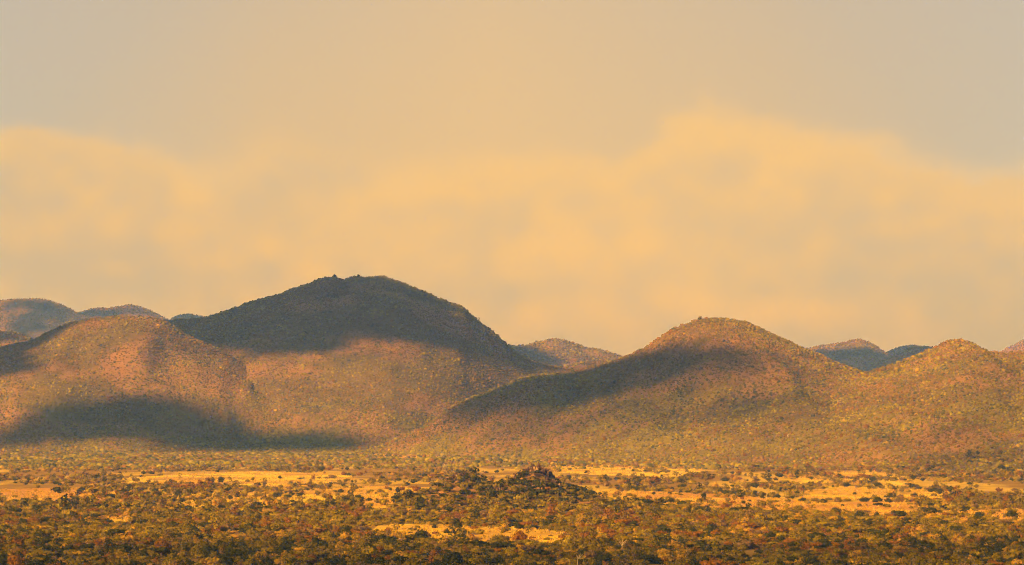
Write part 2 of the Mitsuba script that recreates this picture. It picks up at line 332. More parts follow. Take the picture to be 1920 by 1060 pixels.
def crown(shape, tone, leaves, seed, leaf, core):
    """Many small leaf-clump faces spread over the lobes of a crown about one metre in radius; returns (mesh, vertex colours)."""
    r = np.random.default_rng(seed)
    if shape == 'rounded':
        lobes = [((0.42 * math.cos(a), 0.42 * math.sin(a), 0.55 + 0.25 * r.uniform(-1, 1)), r.uniform(0.42, 0.6)) for a in np.arange(5) * 1.26 + r.uniform(0, 6)] + [((0, 0, 0.85), 0.55)]
    elif shape == 'flat topped':
        lobes = [((0.62 * math.cos(a), 0.62 * math.sin(a), 0.98 + 0.1 * r.uniform(-1, 1)), r.uniform(0.34, 0.46)) for a in np.arange(7) * 0.9 + r.uniform(0, 6)] + [((0.1, 0, 1.05), 0.5)]
    elif shape == 'tall':
        lobes = [((0.34 * math.cos(a), 0.34 * math.sin(a), 0.6 + 0.24 * k), r.uniform(0.36, 0.5)) for k, a in enumerate(np.arange(6) * 2.2 + r.uniform(0, 6))]
    else:                                                                # spreading
        lobes = [((0.6 * math.cos(a), 0.6 * math.sin(a), 0.34 + 0.14 * r.uniform(-1, 1)), r.uniform(0.36, 0.52)) for a in np.arange(6) * 1.05 + r.uniform(0, 6)] + [((0.0, 0, 0.55), 0.5)]
    V, C = [], []
    base = np.array(TONES[tone])
    ico = trimesh.creation.icosahedron()
    for (c, rad) in (lobes if core == 1 else [((0, 0, np.mean([c[2] for c, _ in lobes]) * 0.95), 0.72)] if core == 2 else []):
        v = ico.vertices * rad * (0.80 if core == 1 else 1.0) * r.uniform(0.85, 1.1, (12, 1)) * [1, 1, 0.8] + np.array(c)
        v[:, 2] = np.maximum(v[:, 2], 0.0)
        V.append(v[ico.faces].reshape(-1, 3)); C.append(np.repeat(base * r.uniform(0.75, 1.2, (20, 1)), 3, 0))
    for (c, rad) in lobes:
        n = max(4, leaves // len(lobes))
        d = r.normal(size=(n, 3)); d[:, 2] = np.abs(d[:, 2]) * 1.0 - 0.35 * (r.random(n) < 0.5); d /= np.linalg.norm(d, axis=1, keepdims=True)
        flat = 0.55 if shape == 'flat topped' else 0.9
        p = np.array(c) + d * rad * r.uniform(0.72, 1.08, (n, 1)) * [1, 1, flat]
        nn = d + 0.38 * r.normal(size=(n, 3)); nn /= np.linalg.norm(nn, axis=1, keepdims=True)
        u = np.cross(nn, r.normal(size=(n, 3))); u /= np.linalg.norm(u, axis=1, keepdims=True)
        w = np.cross(nn, u)
        s = leaf * r.uniform(0.6, 1.4, (n, 1))
        tri = np.stack([p + u * s, p - 0.5 * u * s + 0.8 * w * s, p - 0.5 * u * s - 0.8 * w * s], 1)
        tri[..., 2] = np.maximum(tri[..., 2], 0.02)
        col = base * r.uniform(0.82, 1.2) * r.uniform(0.70, 1.26, (n, 1)) * (1 + r.normal(size=(n, 3)) * [0.08, 0.05, 0.1])
        V.append(tri.reshape(-1, 3)); C.append(np.repeat(np.clip(col, 0.004, 0.9), 3, 0))
    V, C = np.vstack(V), np.vstack(C)
    return trimesh.Trimesh(V, np.arange(len(V)).reshape(-1, 3), process=False), C


def limb(p, q, r0, r1, k=5):
    p, q = np.array(p, float), np.array(q, float)
    z = (q - p) / np.linalg.norm(q - p); x = np.cross(z, [0.3, 1, 0.2]); x /= np.linalg.norm(x); y = np.cross(z, x)
    a = np.arange(k) * 2 * np.pi / k
    ring = np.cos(a)[:, None] * x + np.sin(a)[:, None] * y
    v = np.vstack([p + ring * r0, q + ring * r1, [q]])
    f = [[i, (i + 1) % k, (i + 1) % k + k] for i in range(k)] + [[i, (i + 1) % k + k, i + k] for i in range(k)] + [[i + k, (i + 1) % k + k, 2 * k] for i in range(k)]
    return trimesh.Trimesh(v, f, process=False)


def stem_mesh(shape, seed):
    r = np.random.default_rng(seed + 500)
    top = {'rounded': 0.55, 'flat topped': 0.85, 'tall': 0.7, 'spreading': 0.3}[shape]
    parts = [limb((0, 0, -0.15), (0.03, 0, top * 0.55), 0.075, 0.055)]
    for k in range(4):
        a = k * 1.57 + r.uniform(0, 1)
        parts.append(limb((0.03, 0, top * 0.5), (0.45 * math.cos(a), 0.45 * math.sin(a), top * r.uniform(0.95, 1.2)), 0.045, 0.018, 4))
    return trimesh.util.concatenate(parts)


SHAPES = ['rounded', 'spreading', 'flat topped', 'tall']
NEAR, MID, STEMS, cnt = {}, {}, {}, 0
for sh in SHAPES:
    for k in range(2):
        STEMS[sh, k] = mikit.ply(stem_mesh(sh, k), 'mat_bark', smooth=True)
    for tn in TONE_NAMES:
        for k in range(2):
            cnt += 1
            me, c = crown(sh, tn, 190, cnt * 7 + k, 0.125, 1 if sh != 'tall' else 0)
            NEAR[sh, tn, k] = mikit.ply(me, 'mat_leaf', color=c)
            me, c = crown(sh, tn, 56, cnt * 11 + k, 0.25, 2 if sh in ('rounded', 'spreading') else 0)
            MID[sh, tn, k] = mikit.ply(me, 'mat_leaf', color=c)


def place(X, Y, Z, rot, w, h):
    c, s = math.cos(rot), math.sin(rot)
    return T([[c * w, -s * w, 0, X], [s * w, c * w, 0, Y], [0, 0, h, Z], [0, 0, 0, 1]])


def scatter(x0, x1, y0, y1, cell, seed):
    r = np.random.default_rng(seed)
    X, Y = np.meshgrid(np.arange(x0, x1, cell), np.arange(y0, y1, cell))
    X, Y = X.ravel() + r.uniform(0, cell, X.size), Y.ravel() + r.uniform(0, cell, Y.size)
    return X, Y, r


def tone_pick(X, Y, r, near):
    """Tone of each plant: patches of drier and greener scrub, then chance."""
    a, b = FB(X / 60, Y / 90, 3, 91), FB(X / 38, Y / 60, 3, 92)
    rust = np.clip(0.11 + 1.9 * (a - 0.5) + 0.10 * np.clip((1180 - Y) / 160, -0.6, 1), 0.02, 0.6)
    dark = np.clip(0.24 + 2.6 * (b - 0.5) + 0.16 * np.clip((1230 - Y) / 160, -0.4, 1), 0.03, 0.9)
    wts = np.stack([0.46 + 0 * a, dark, np.clip(0.26 - 1.0 * (a - 0.5), 0.03, 1) * np.clip((Y - 1000) / 350, 0.3, 1), rust, 0.10 + 0 * a, 0.06 + 0 * a], -1)
    cum = np.cumsum(wts / wts.sum(-1, keepdims=True), -1)
    return np.minimum((r.random(len(X))[:, None] > cum).sum(-1), 5)


STUFF = 0


def stuff_key(root):
    global STUFF
    STUFF += 1
    return f'{root}__{STUFF:05d}'


# the groups of which the scrub's single copies are made
groups_made = set()


def add_copy(pool, name, kind, M):
    gid = 'shape_' + name + '_' + '_'.join(str(x).replace(' ', '_') for x in kind)
    if gid not in groups_made:
        groups_made.add(gid)
        scene[gid] = {'type': 'shapegroup', 'crown': pool[kind]}
    scene[stuff_key('scrub')] = {'type': 'instance', 'group': {'type': 'ref', 'id': gid}, 'to_world': M}


BUSHES = []
# the front scrub, d 930 - 1500 m
X, Y, r = scatter(-330, 330, 925, 1500, 3.4, 101)
keep = (np.abs(X) < 0.2 * Y + 14) & (r.random(len(X)) < openness(X, Y) * np.clip(0.25 + 3.0 * (FB(X / 26, Y / 60, 3, 95) - 0.32), 0.05, 1) * 0.97)
X, Y = X[keep], Y[keep]
Z = land_z(X, Y)
tone = tone_pick(X, Y, r, True)
size = r.lognormal(0, 0.30, len(X)) * 1.72 * (1 + 0.7 * (r.random(len(X)) < 0.07))
size = np.clip(size, 1.0, 4.4)
shp = r.choice(4, len(X), p=[0.38, 0.44, 0.10, 0.08])
rot, var, tall = r.uniform(0, 6.28, len(X)), r.integers(0, 2, len(X)), r.uniform(0.75, 1.2, len(X))
px, py = project(X, Y, Z + 1)
score = size * FPX / Y * ((px > 4) & (px < 1916) & (py < 1052) & (py > 955))
single = np.zeros(len(X), bool); single[np.argsort(-score)[:296]] = True
for i in range(len(X)):
    kind = (SHAPES[shp[i]], TONE_NAMES[tone[i]], int(var[i]))
    M = place(X[i], Y[i], Z[i] - 0.1, rot[i], size[i], size[i] * 0.92 * tall[i])
    if single[i]:
        BUSHES.append((kind, M, px[i], py[i], size[i]))
    else:
        add_copy(NEAR, 'near', kind, M)

# the scrub of the middle distance, d 1500 - 2750 m
X, Y, r = scatter(-590, 590, 1500, 2750, 5.1, 102)
field = openness(X, Y)
keep = (np.abs(X) < 0.2 * Y + 20) & (r.random(len(X)) < field * np.clip(np.where(Y > 1720, np.clip(5.0 * (FB(X / 70, Y / 260, 3, 94) - 0.425), 0.03, 1), 0.95) * (0.15 + 1.5 * FB(X / 30, Y / 70, 2, 96)) + 0.45 * np.clip((kopje_z(X, Y) - 0.6) / 1.5, 0, 1), 0, 1))
X, Y = X[keep], Y[keep]
Z = land_z(X, Y)
tone = tone_pick(X, Y, r, False)
tone = np.where((kopje_z(X, Y) > 1.5) & (r.random(len(X)) < 0.88), np.where(kopje_z(X, Y) > 7, r.choice([0, 1, 1], len(X)), r.choice([0, 0, 2, 1], len(X))), tone)
size = np.clip(r.lognormal(0, 0.28, len(X)) * 2.2, 1.1, 4.5)
shp = r.choice(4, len(X), p=[0.42, 0.34, 0.14, 0.10])
rot, var, tall = r.uniform(0, 6.28, len(X)), r.integers(0, 2, len(X)), r.uniform(0.8, 1.15, len(X))
for i in range(len(X)):
    add_copy(MID, 'mid', (SHAPES[shp[i]], TONE_NAMES[tone[i]], int(var[i])), place(X[i], Y[i], Z[i] - 0.1, rot[i], size[i], size[i] * 0.9 * tall[i]))

# ------------------------------------------------------------------ far scrub: domes of few faces, a few pixels each
ICO = trimesh.creation.icosphere(subdivisions=1)
DOME = None


def dome_templates():
    out = []
    for k in range(8):
        r = np.random.default_rng(900 + k)
        m = trimesh.creation.icosahedron()
        v = m.vertices * r.uniform(0.75, 1.25, (len(m.vertices), 1)) @ trimesh.transformations.random_rotation_matrix(r.random(3))[:3, :3].T
        f = m.faces[(v[m.faces][:, :, 2].mean(1) > -0.45)]
        out.append((v + [0, 0, 0.45], f))
    return out


DOMES = dome_templates()


def far_scrub(X, Y, Z, size, tone_rgb, r):
    V, F, C, n0 = [], [], [], 0
    which = r.integers(0, len(DOMES), len(X))
    for k, (v, f) in enumerate(DOMES):
        i = np.nonzero(which == k)[0]
        a = r.uniform(0, 6.28, len(i)); ca, sa = np.cos(a)[:, None], np.sin(a)[:, None]
        s = size[i][:, None]
        vx, vy, vz = v[None, :, 0] * s, v[None, :, 1] * s, v[None, :, 2] * s * r.uniform(0.6, 1.0, (len(i), 1))
        P = np.stack([vx * ca - vy * sa + X[i][:, None], vx * sa + vy * ca + Y[i][:, None], vz + Z[i][:, None] - 0.15 * s], -1)
        V.append(P.reshape(-1, 3))
        F.append((f[None] + (np.arange(len(i)) * len(v))[:, None, None] + n0).reshape(-1, 3)); n0 += len(i) * len(v)
        C.append(np.repeat(tone_rgb[i], len(v), 0))
    return trimesh.Trimesh(np.vstack(V), np.vstack(F), process=False), np.vstack(C)


PAL = np.array([TONES[k] for k in TONE_NAMES] + [(0.195, 0.104, 0.034)])
PAL[1] = (0.075, 0.066, 0.016)
PAL = PAL * np.array([0.93, 1.02, 0.8])                          # the scrub of the hills is a little greener


def far_tones(X, Y, Z, r, seed, wet=0.0):
    a, b = FB(X / 120, (Y + Z) / 170, 4, seed), FB(X / 110, (Y + Z) / 150, 3, seed + 1)
    up = np.clip(Z / 120, 0, 1) if Y.mean() < 5300 else 0.05 + 0 * Z        # greener at the foot, browner and barer higher up
    dry = 2.4 * (a - 0.5)
    w = np.stack([0.50 - 0.14 * up, np.clip(0.15 + 1.0 * (b - 0.5) + wet, 0.03, 1), np.clip(0.34 - 0.18 * up - dry, 0.02, 1), np.clip(0.10 + 0.5 * dry, 0.02, 1), 0.03 + 0 * a, 0.05 + 0.10 * up, np.clip(0.03 + 0.20 * up + dry, 0.02, 1)], -1)
    k = np.minimum((r.random(len(X))[:, None] > np.cumsum(w / w.sum(-1, keepdims=True), -1)).sum(-1), 6)
    return np.clip(PAL[k] * r.uniform(0.75, 1.28, (len(X), 1)) * (0.60 + 0.80 * FB(X / 34, (Y + Z) / 44, 3, seed + 5))[:, None], 0.004, 0.8)


X, Y, r = scatter(-860, 860, 2750, 4250, 5.0, 103)
keep = (np.abs(X) < 0.2 * Y + 25) & (r.random(len(X)) < openness(X, Y) * np.clip((0.35 + 1.1 * FB(X / 50, Y / 110, 3, 97)) * np.clip(4.0 * (FB(X / 80, Y / 300, 3, 94) - 0.42) + 1.2 * np.clip((Y - 2750) / 300, 0, 1), 0.10, 1), 0, 1))
X, Y = X[keep], Y[keep]
Z = land_z(X, Y)
flat = Z < 1.6
X, Y, Z = X[flat], Y[flat], Z[flat]
me, c = far_scrub(X, Y, Z, np.clip(r.lognormal(0, 0.28, len(X)) * 2.2, 1.1, 4.4), far_tones(X, Y, Z, r, 201), r)
scene[stuff_key('scrub')] = mikit.ply(me, 'mat_leaf', color=c)
mark('scrub', 'olive and rust bushes crowding the plain as one mass of scrub', kind='stuff')

for n, h in enumerate(HILLS):
    (x0, x1), (y0, y1) = h['x'], h['y']
    dist = h['yc'].mean()
    cell = 3.7 if dist < 5200 else 5.0 if dist < 6000 else 6.6
    X, Y, r = scatter(x0 + 2, x1 - 2, y0, y1, cell, 300 + n)
    Z = h['z'](X, Y)
    yc = np.interp(X, h['xs'], h['yc'])
    keep = (Z > 0.5) & (Y < yc + 70) & (np.abs(X) < 0.2 * Y + 40) & (r.random(len(X)) < np.clip(0.22 + 1.35 * FB(X / 42, (Y + Z) / 60, 4, 98 + n) + 0.9 * (0.72 - h['r'](X, Y)), 0.05, 0.97))
    X, Y, Z = X[keep], Y[keep], Z[keep]
    high = land_z(X, Y) < Z + 0.6
    X, Y, Z = X[high], Y[high], Z[high]
    size = np.clip(r.lognormal(0, 0.30, len(X)) * (1.42 if dist < 5200 else 2.0 if dist < 6000 else 2.6), 0.9, 5.5)
    near = np.abs(Y - np.interp(X, h['xs'], h['yc']))                        # taller trees along the crest
    size *= (1 + 0.35 * (near < 25)) * (1 + 0.9 * ((near < 12) & (r.random(len(X)) < 0.28)))
    size = np.minimum(size, 3.7 if dist < 6000 else 4.8)
    me, c = far_scrub(X, Y, Z, size, far_tones(X, Y, Z, r, 210 + n, np.clip(1.2 * (0.66 - h['r'](X, Y)), -0.1, 0.5)), r)
    key = h['key'] + '__scrub'
    scene[key] = mikit.ply(me, 'mat_leaf', color=c)
    mark(key, kind='stuff')

# ------------------------------------------------------------------ tussocks of dry grass on the open fields
r = np.random.default_rng(55)
P = []
for g, _ in OPEN[:len(FIELDS)]:
    x0, y0, x1, y1 = g.bounds
    n = int(min(2600, g.envelope.area / 14))
    X, Y = r.uniform(x0, x1, n), r.uniform(y0, y1, n)
    i = contains_xy(g, X, Y) & (FB(X / 22, Y / 40, 2, 77) > 0.44)
    P.append(np.stack([X[i], Y[i]], 1))
P = np.vstack(P)
Z = np.maximum(plain_z(P[:, 0], P[:, 1]), plain_z(P[:, 0], P[:, 1]) + kopje_z(P[:, 0], P[:, 1])) + 0.15
blades, col = [], []
for b in range(5):
    a = r.uniform(0, 6.28, len(P)); w = r.uniform(0.25, 0.6, len(P)); hgt = r.uniform(0.45, 1.1, len(P)); o = r.uniform(-0.4, 0.4, (len(P), 2))
    c = np.stack([P[:, 0] + o[:, 0], P[:, 1] + o[:, 1], Z], -1)
    d = np.stack([np.cos(a) * w, np.sin(a) * w, 0 * a], -1)
    blades.append(np.stack([c - d, c + d, c + np.stack([r.uniform(-0.3, 0.3, len(P)), r.uniform(-0.3, 0.3, len(P)), hgt], -1)], 1))
    col.append(np.repeat(np.array([0.50, 0.29, 0.034]) * r.uniform(0.55, 1.25, (len(P), 1)), 3, 0))
V = np.vstack(blades).reshape(-1, 3)
scene['grass'] = mikit.ply(trimesh.Trimesh(V, np.arange(len(V)).reshape(-1, 3), process=False), 'mat_leaf', color=np.vstack(col))
mark('grass', 'tussocks of golden dry grass standing on the open fields', kind='stuff')

# ------------------------------------------------------------------ single bushes of the front scrub
def nth(k):
    words = ['first', 'second', 'third', 'fourth', 'fifth', 'sixth', 'seventh', 'eighth', 'ninth', 'tenth', 'eleventh', 'twelfth']
    return words[k] if k < 12 else f'{k + 1}{"st" if k % 10 == 0 and k != 10 else "nd" if k % 10 == 1 and k != 11 else "rd" if k % 10 == 2 and k != 12 else "th"}'


def number(root, k):
    return root if k == 0 else f'{root}_{k:03d}'


ROWS = [(1038, 'along the bottom edge'), (1018, 'one row above the bottom'), (1000, 'level with the bright strip'), (0, 'above the bright strip')]
BUSHES.sort(key=lambda b: b[2])
seen = {}
for k, (kind, M, bx, by, s) in enumerate(BUSHES):
    row = next(t for y, t in ROWS if by >= y)
    n = seen[kind[:2] + (row,)] = seen.get(kind[:2] + (row,), -1) + 1
    key = number('bush', k)
    scene[key + '__crown'] = {**NEAR[kind], 'to_world': M}
    scene[key + '__stem'] = {**STEMS[kind[0], kind[2]], 'to_world': M}
    mark(key, f'{kind[1]} {kind[0]} bush, {nth(n)} such from left {row}', 'bush', 'bushes of the front scrub')

# ------------------------------------------------------------------ trees that stand out: (x, y of foot, width, height in the photograph, tone, shape)
TREES = [
    (415, 905, 15, 13, 1, 0), (337, 900, 11, 12, 2, 3), (377, 912, 11, 10, 1, 0), (357, 924, 13, 12, 0, 0), (311, 915, 14, 12, 0, 3), (297, 916, 14, 9, 1, 1), (337, 924, 13, 8, 0, 0), (316, 925, 9, 7, 0, 0),
    (376, 922, 11, 8, 1, 0), (393, 921, 10, 8, 0, 0), (293, 929, 22, 9, 0, 1), (248, 929, 16, 7, 1, 1), (235, 932, 14, 9, 0, 0), (234, 919, 14, 6, 5, 1), (205, 919, 12, 8, 1, 1), (307, 941, 10, 8, 0, 0), (326, 943, 13, 9, 1, 0),
    (350, 942, 14, 10, 0, 2), (407, 935, 13, 9, 0, 0), (391, 932, 11, 7, 0, 1), (379, 937, 12, 7, 0, 1), (432, 937, 11, 9, 1, 0), (396, 953, 8, 12, 0, 3), (414, 957, 15, 11, 0, 0), (323, 951, 12, 6, 1, 1), (315, 884, 14, 5, 1, 2),
    (300, 892, 11, 5, 0, 1), (284, 889, 11, 5, 1, 1), (246, 895, 7, 7, 0, 3), (525, 898, 9, 7, 1, 0), (495, 912, 19, 16, 0, 3), (464, 904, 10, 6, 0, 1), (474, 901, 8, 7, 0, 0), (470, 921, 6, 5, 1, 0), (454, 927, 9, 8, 1, 2),
    (546, 909, 12, 8, 0, 0), (554, 913, 12, 9, 1, 0), (585, 922, 11, 12, 1, 3), (526, 929, 16, 8, 0, 0), (514, 933, 10, 6, 1, 0), (540, 933, 15, 6, 1, 1), (559, 931, 8, 7, 1, 0), (609, 934, 14, 11, 0, 0), (620, 936, 10, 8, 5, 0),
    (633, 934, 11, 12, 0, 0), (640, 921, 5, 5, 1, 0), (654, 925, 7, 6, 1, 0), (650, 936, 9, 7, 0, 0), (647, 906, 9, 7, 0, 0), (637, 908, 12, 10, 0, 0), (621, 908, 8, 5, 1, 1), (660, 905, 7, 6, 1, 0), (667, 905, 7, 6, 0, 0),
    (661, 911, 8, 5, 1, 1), (655, 953, 26, 19, 0, 0), (672, 952, 24, 16, 1, 0), (492, 960, 14, 11, 0, 0), (475, 960, 10, 8, 1, 0), (521, 951, 16, 8, 0, 1), (497, 942, 9, 7, 4, 0), (560, 944, 10, 5, 4, 1), (555, 950, 22, 8, 0, 1),
    (690, 926, 9, 7, 0, 0), (712, 924, 12, 8, 0, 0), (745, 920, 10, 8, 1, 0), (763, 911, 14, 8, 1, 0), (700, 911, 13, 10, 0, 3), (786, 918, 9, 6, 0, 0), (728, 910, 16, 8, 0, 0), (755, 935, 13, 8, 1, 0),
    (1319, 935, 13, 12, 1, 0), (1347, 933, 15, 7, 0, 1), (1289, 951, 11, 9, 0, 0), (1279, 914, 18, 7, 1, 1), (1276, 925, 9, 6, 1, 0), (1317, 920, 12, 5, 1, 1), (1304, 928, 10, 5, 0, 1), (1350, 921, 12, 8, 1, 0), (1402, 925, 9, 6, 1, 0),
    (1415, 927, 9, 6, 1, 1), (1430, 936, 11, 9, 1, 0), (1440, 936, 7, 9, 1, 3), (1387, 933, 9, 6, 5, 0), (1462, 895, 17, 8, 1, 0), (1455, 901, 9, 5, 1, 1), (1506, 918, 8, 9, 1, 0), (1517, 918, 10, 5, 1, 1), (1553, 914, 5, 10, 1, 3),
    (1562, 914, 7, 6, 1, 0), (1506, 928, 6, 8, 1, 3), (1603, 928, 9, 6, 1, 0), (1626, 929, 11, 7, 0, 2), (1645, 943, 22, 12, 1, 0), (1666, 944, 16, 10, 1, 0), (1619, 942, 17, 8, 1, 1), (1580, 952, 8, 7, 1, 0), (1659, 951, 9, 6, 1, 1),
    (1621, 966, 27, 9, 5, 2), (1706, 913, 20, 8, 1, 2), (1690, 921, 8, 6, 1, 0), (1714, 934, 17, 10, 1, 0), (1572, 895, 12, 8, 1, 0), (1505, 941, 17, 8, 1, 1), (1528, 941, 16, 8, 0, 1), (1554, 939, 14, 6, 0, 1), (1571, 938, 12, 6, 0, 1),
    (1589, 941, 15, 7, 0, 1), (1752, 923, 26, 9, 1, 1), (1850, 934, 30, 9, 1, 1), (1876, 944, 20, 12, 1, 0), (1796, 938, 16, 8, 0, 0), (1835, 976, 22, 17, 1, 0), (1858, 966, 9, 6, 1, 0), (1906, 974, 7, 7, 1, 0), (1884, 973, 9, 8, 0, 0), (1741, 970, 11, 7, 1, 0),
    (1212, 957, 30, 14, 1, 0), (1258, 948, 16, 12, 1, 0), (1230, 955, 18, 14, 0, 0), (1101, 925, 12, 6, 0, 1), (1125, 928, 9, 6, 1, 0), (1180, 931, 12, 7, 0, 1), (1100, 888, 11, 7, 1, 0), (1187, 884, 7, 5, 1, 0),
    (1584, 1024, 23, 15, 1, 0), (1502, 1004, 11, 11, 1, 3), (1822, 996, 17, 12, 1, 0), (1794, 1002, 10, 9, 1, 0), (1904, 994, 14, 8, 1, 1), (260, 1053, 17, 12, 1, 0), (85, 1041, 17, 10, 1, 0), (14, 1028, 20, 10, 1, 1),
    (850, 1066, 46, 36, 1, 0), (990, 1003, 12, 14, 1, 3), (815, 991, 14, 9, 1, 0), (1322, 1064, 34, 22, 1, 0), (500, 1000, 26, 14, 1, 1), (537, 1008, 9, 12, 1, 3), (945, 1001, 16, 14, 0, 0), (860, 992, 20, 14, 1, 0), (1176, 1060, 24, 16, 1, 0),
]
PLACES = [((225, 680), (880, 908), 'on the left golden field'), ((0, 224), (860, 960), 'on the left edge orange strip'), ((180, 690), (908, 921), 'between the left fields'), ((180, 690), (921, 941), 'on the lower left golden field'),
          ((180, 690), (941, 972), 'near the left fields'), ((680, 830), (900, 940), 'left of the rocky rise'), ((1060, 1265), (870, 965), 'right of the rocky rise'), ((1265, 1460), (905, 955), 'on the smooth orange field'),
          ((1440, 1700), (880, 923), 'behind the oval yellow field'), ((1440, 1680), (923, 970), 'in front of the oval yellow field'), ((1680, 1920), (880, 950), 'by the right edge clearings'), ((1680, 1920), (950, 980), 'on the orange clearing at right'),
          ((680, 1120), (980, 1012), 'beside the bright grass strip'), ((0, 1920), (980, 1100), 'in the dark front scrub')]
seen = {}
TREES.sort(key=lambda t: t[0])
SHAPE_WORD = ['round-crowned', 'low spreading', 'flat-topped', 'upright']
for k, (tx, ty, tw, th, tn, sh) in enumerate(TREES):
    X, Y = (float(v) for v in on_plain(tx, ty))
    Z = float(land_z(np.array([X]), np.array([Y]))[0])
    w, h = tw / 2 * Y / FPX * 1.04, th * Y / FPX / {0: 1.38, 1: 1.02, 2: 1.5, 3: 2.1}[sh]
    where = next(t for (a, b), (c, d), t in PLACES if a <= tx <= b and c <= ty <= d)
    kind = (SHAPES[sh], TONE_NAMES[tn], k % 2)
    n = seen[kind[:2] + (where,)] = seen.get(kind[:2] + (where,), -1) + 1
    key = number('tree', k)
    M = place(X, Y, Z - 0.1, k * 2.4, w, h)
    scene[key + '__crown'] = {**NEAR[kind], 'to_world': M}
    scene[key + '__trunk'] = {**STEMS[kind[0], k % 2], 'to_world': M}
    mark(key, f'{TONE_NAMES[tn]} {SHAPE_WORD[sh]} tree, {nth(n)} such from left {where}', 'tree', 'scattered trees of the plain')

# trees on the hills' skyline and on the rise
for px_, py_, dist, tw, th, tn, sh, label in ((627, 519, 5098, 10, 7, 1, 0, 'dark tuft of a tree on the summit of the highest hill'), (672, 520, 5098, 7, 7, 1, 0, 'small dark tree right of the highest summit'),
        (898, 606, 5098, 4, 9, 1, 3, 'lone upright tree on the right skyline of the highest hill'), (262, 593, 4548, 9, 5, 1, 1, 'dark spreading tree on top of the left front hill'),
        (1312, 600, 3998, 10, 8, 0, 0, 'olive tree on the left shoulder of the right summit'), (1002, 891, 1652, 16, 10, 0, 0, 'broad olive tree crowning the rocky outcrop')):
    k += 1
    X = at(px_, py_, dist)[0]
    Z = float(land_z(np.array([X]), np.array([float(dist)]))[0])
    key = number('tree', k)
    M = place(float(X), dist, Z - 0.2, k * 2.4, tw / 2 * dist / FPX, th * dist / FPX / {0: 1.38, 1: 1.02, 2: 1.5, 3: 2.1}[sh])
    scene[key + '__crown'] = {**NEAR[SHAPES[sh], TONE_NAMES[tn], k % 2], 'to_world': M}
    scene[key + '__trunk'] = {**STEMS[SHAPES[sh], k % 2], 'to_world': M}
    mark(key, label, 'tree')

# ------------------------------------------------------------------ pale dead trees
def dead_tree(k, px_, py_, h_px, lean, label, fork=True):
    r = np.random.default_rng(700 + k)
    X, Y = (float(v) for v in on_plain(px_, py_))
    for _ in range(3):
        Z = float(land_z(np.array([X]), np.array([Y]))[0])
    h = h_px * Y / FPX
    key = number('dead_tree', k)
    M = place(X, Y, Z, 0, 1, 1)
    a, b = np.array([0, 0, -0.3]), np.array([lean * h * 0.5, 0, h * 0.55])
    tr = trimesh.util.concatenate([limb(a, b, 0.055 * h, 0.035 * h, 6), limb(b, b + [lean * h * 0.3, 0.02 * h, h * 0.45], 0.035 * h, 0.012 * h, 5)])
    scene[key + '__trunk'] = {**mikit.ply(tr, 'mat_pale_wood', smooth=True), 'to_world': M}
    if fork:
        for j in range(4):
            s = 1 if j % 2 else -1
            p = b * (0.75 + 0.12 * j)
            q = p + np.array([s * h * r.uniform(0.14, 0.3), h * r.uniform(-0.1, 0.1), h * r.uniform(0.2, 0.34)])
            br = trimesh.util.concatenate([limb(p, q, 0.024 * h, 0.012 * h, 4), limb(q, q + [s * 0.04 * h, 0, 0.12 * h], 0.012 * h, 0.005 * h, 4)])
            scene[number(key + '__branch', j)] = {**mikit.ply(br, 'mat_pale_wood', smooth=True), 'to_world': M}
    mark(key, label, 'dead tree', 'pale dead trees')


for k, a in enumerate([(1082, 1060, 22, 0.35, 'pale forked dead tree leaning right at the bottom centre'), (713, 970, 11, 0.05, 'slim white dead trunk above the left end of the bright grass strip', False), (744, 988, 8, 0.1, 'short white dead trunk standing on the bright grass strip', False),
        (1084, 1066, 22, -0.1, 'thin bare trunk beside the leaning dead tree', False), (1166, 1034, 24, 0.08, 'bare forked tree in the rusty scrub right of centre'), (1437, 938, 12, 0.1, 'white trunk between two dark trees on the orange field', False),
        (1447, 930, 13, -0.05, 'pale bare tree with a small head above the orange field'), (1493, 922, 13, 0.0, 'slim pale trunk left of the oval yellow field', False), (1861, 1010, 13, 0.04, 'bare pale trunk near the right edge', False),
        (1728, 1024, 15, 0.03, 'thin pale trunk in the scrub right of the dark round tree', False), (1686, 972, 9, 0.0, 'short pale trunk in front of the orange brown field', False), (1377, 1030, 14, 0.15, 'small forked dead tree in the right front scrub'),
        (1023, 945, 12, 0.0, 'thin pale tree on the slope of the rocky rise'), (1285, 1048, 22, 0.12, 'bare orange lit tree at the bottom right of centre')]):
    dead_tree(k, *a)
k += 1
X0 = float(at(1477, 820, 3300)[0])
Yl = np.linspace(2700, 3600, 900); Xl, Zl = at(1477, 820, Yl)
hit = int(np.argmax(land_z(Xl, Yl) > Zl))
key = number('dead_tree', k)
scene[key + '__trunk'] = {**mikit.ply(trimesh.util.concatenate([limb((0, 0, -0.4), (0.1, 0, 2.6), 0.85, 0.75, 7), limb((0.1, 0, 2.6), (0.5, 0, 4.0), 0.6, 0.3, 6)]), 'mat_pale_wood', smooth=True), 'to_world': place(float(Xl[hit]), float(Yl[hit]), float(land_z(Xl[hit:hit + 1], Yl[hit:hit + 1])[0]), 0, 1, 1)}
mark(key, 'white stump standing out low on the right hill slope', 'dead tree', 'pale dead trees')

# ------------------------------------------------------------------ rock outcrops on the rise, each boulder a part
def boulder(seed):
    r = np.random.default_rng(seed)
    p = r.normal(size=(13, 3)); p /= np.linalg.norm(p, axis=1, keepdims=True) * r.uniform(0.85, 1.15, (13, 1))
    return trimesh.convex.convex_hull(p * [0.8, 0.8, 1.0])


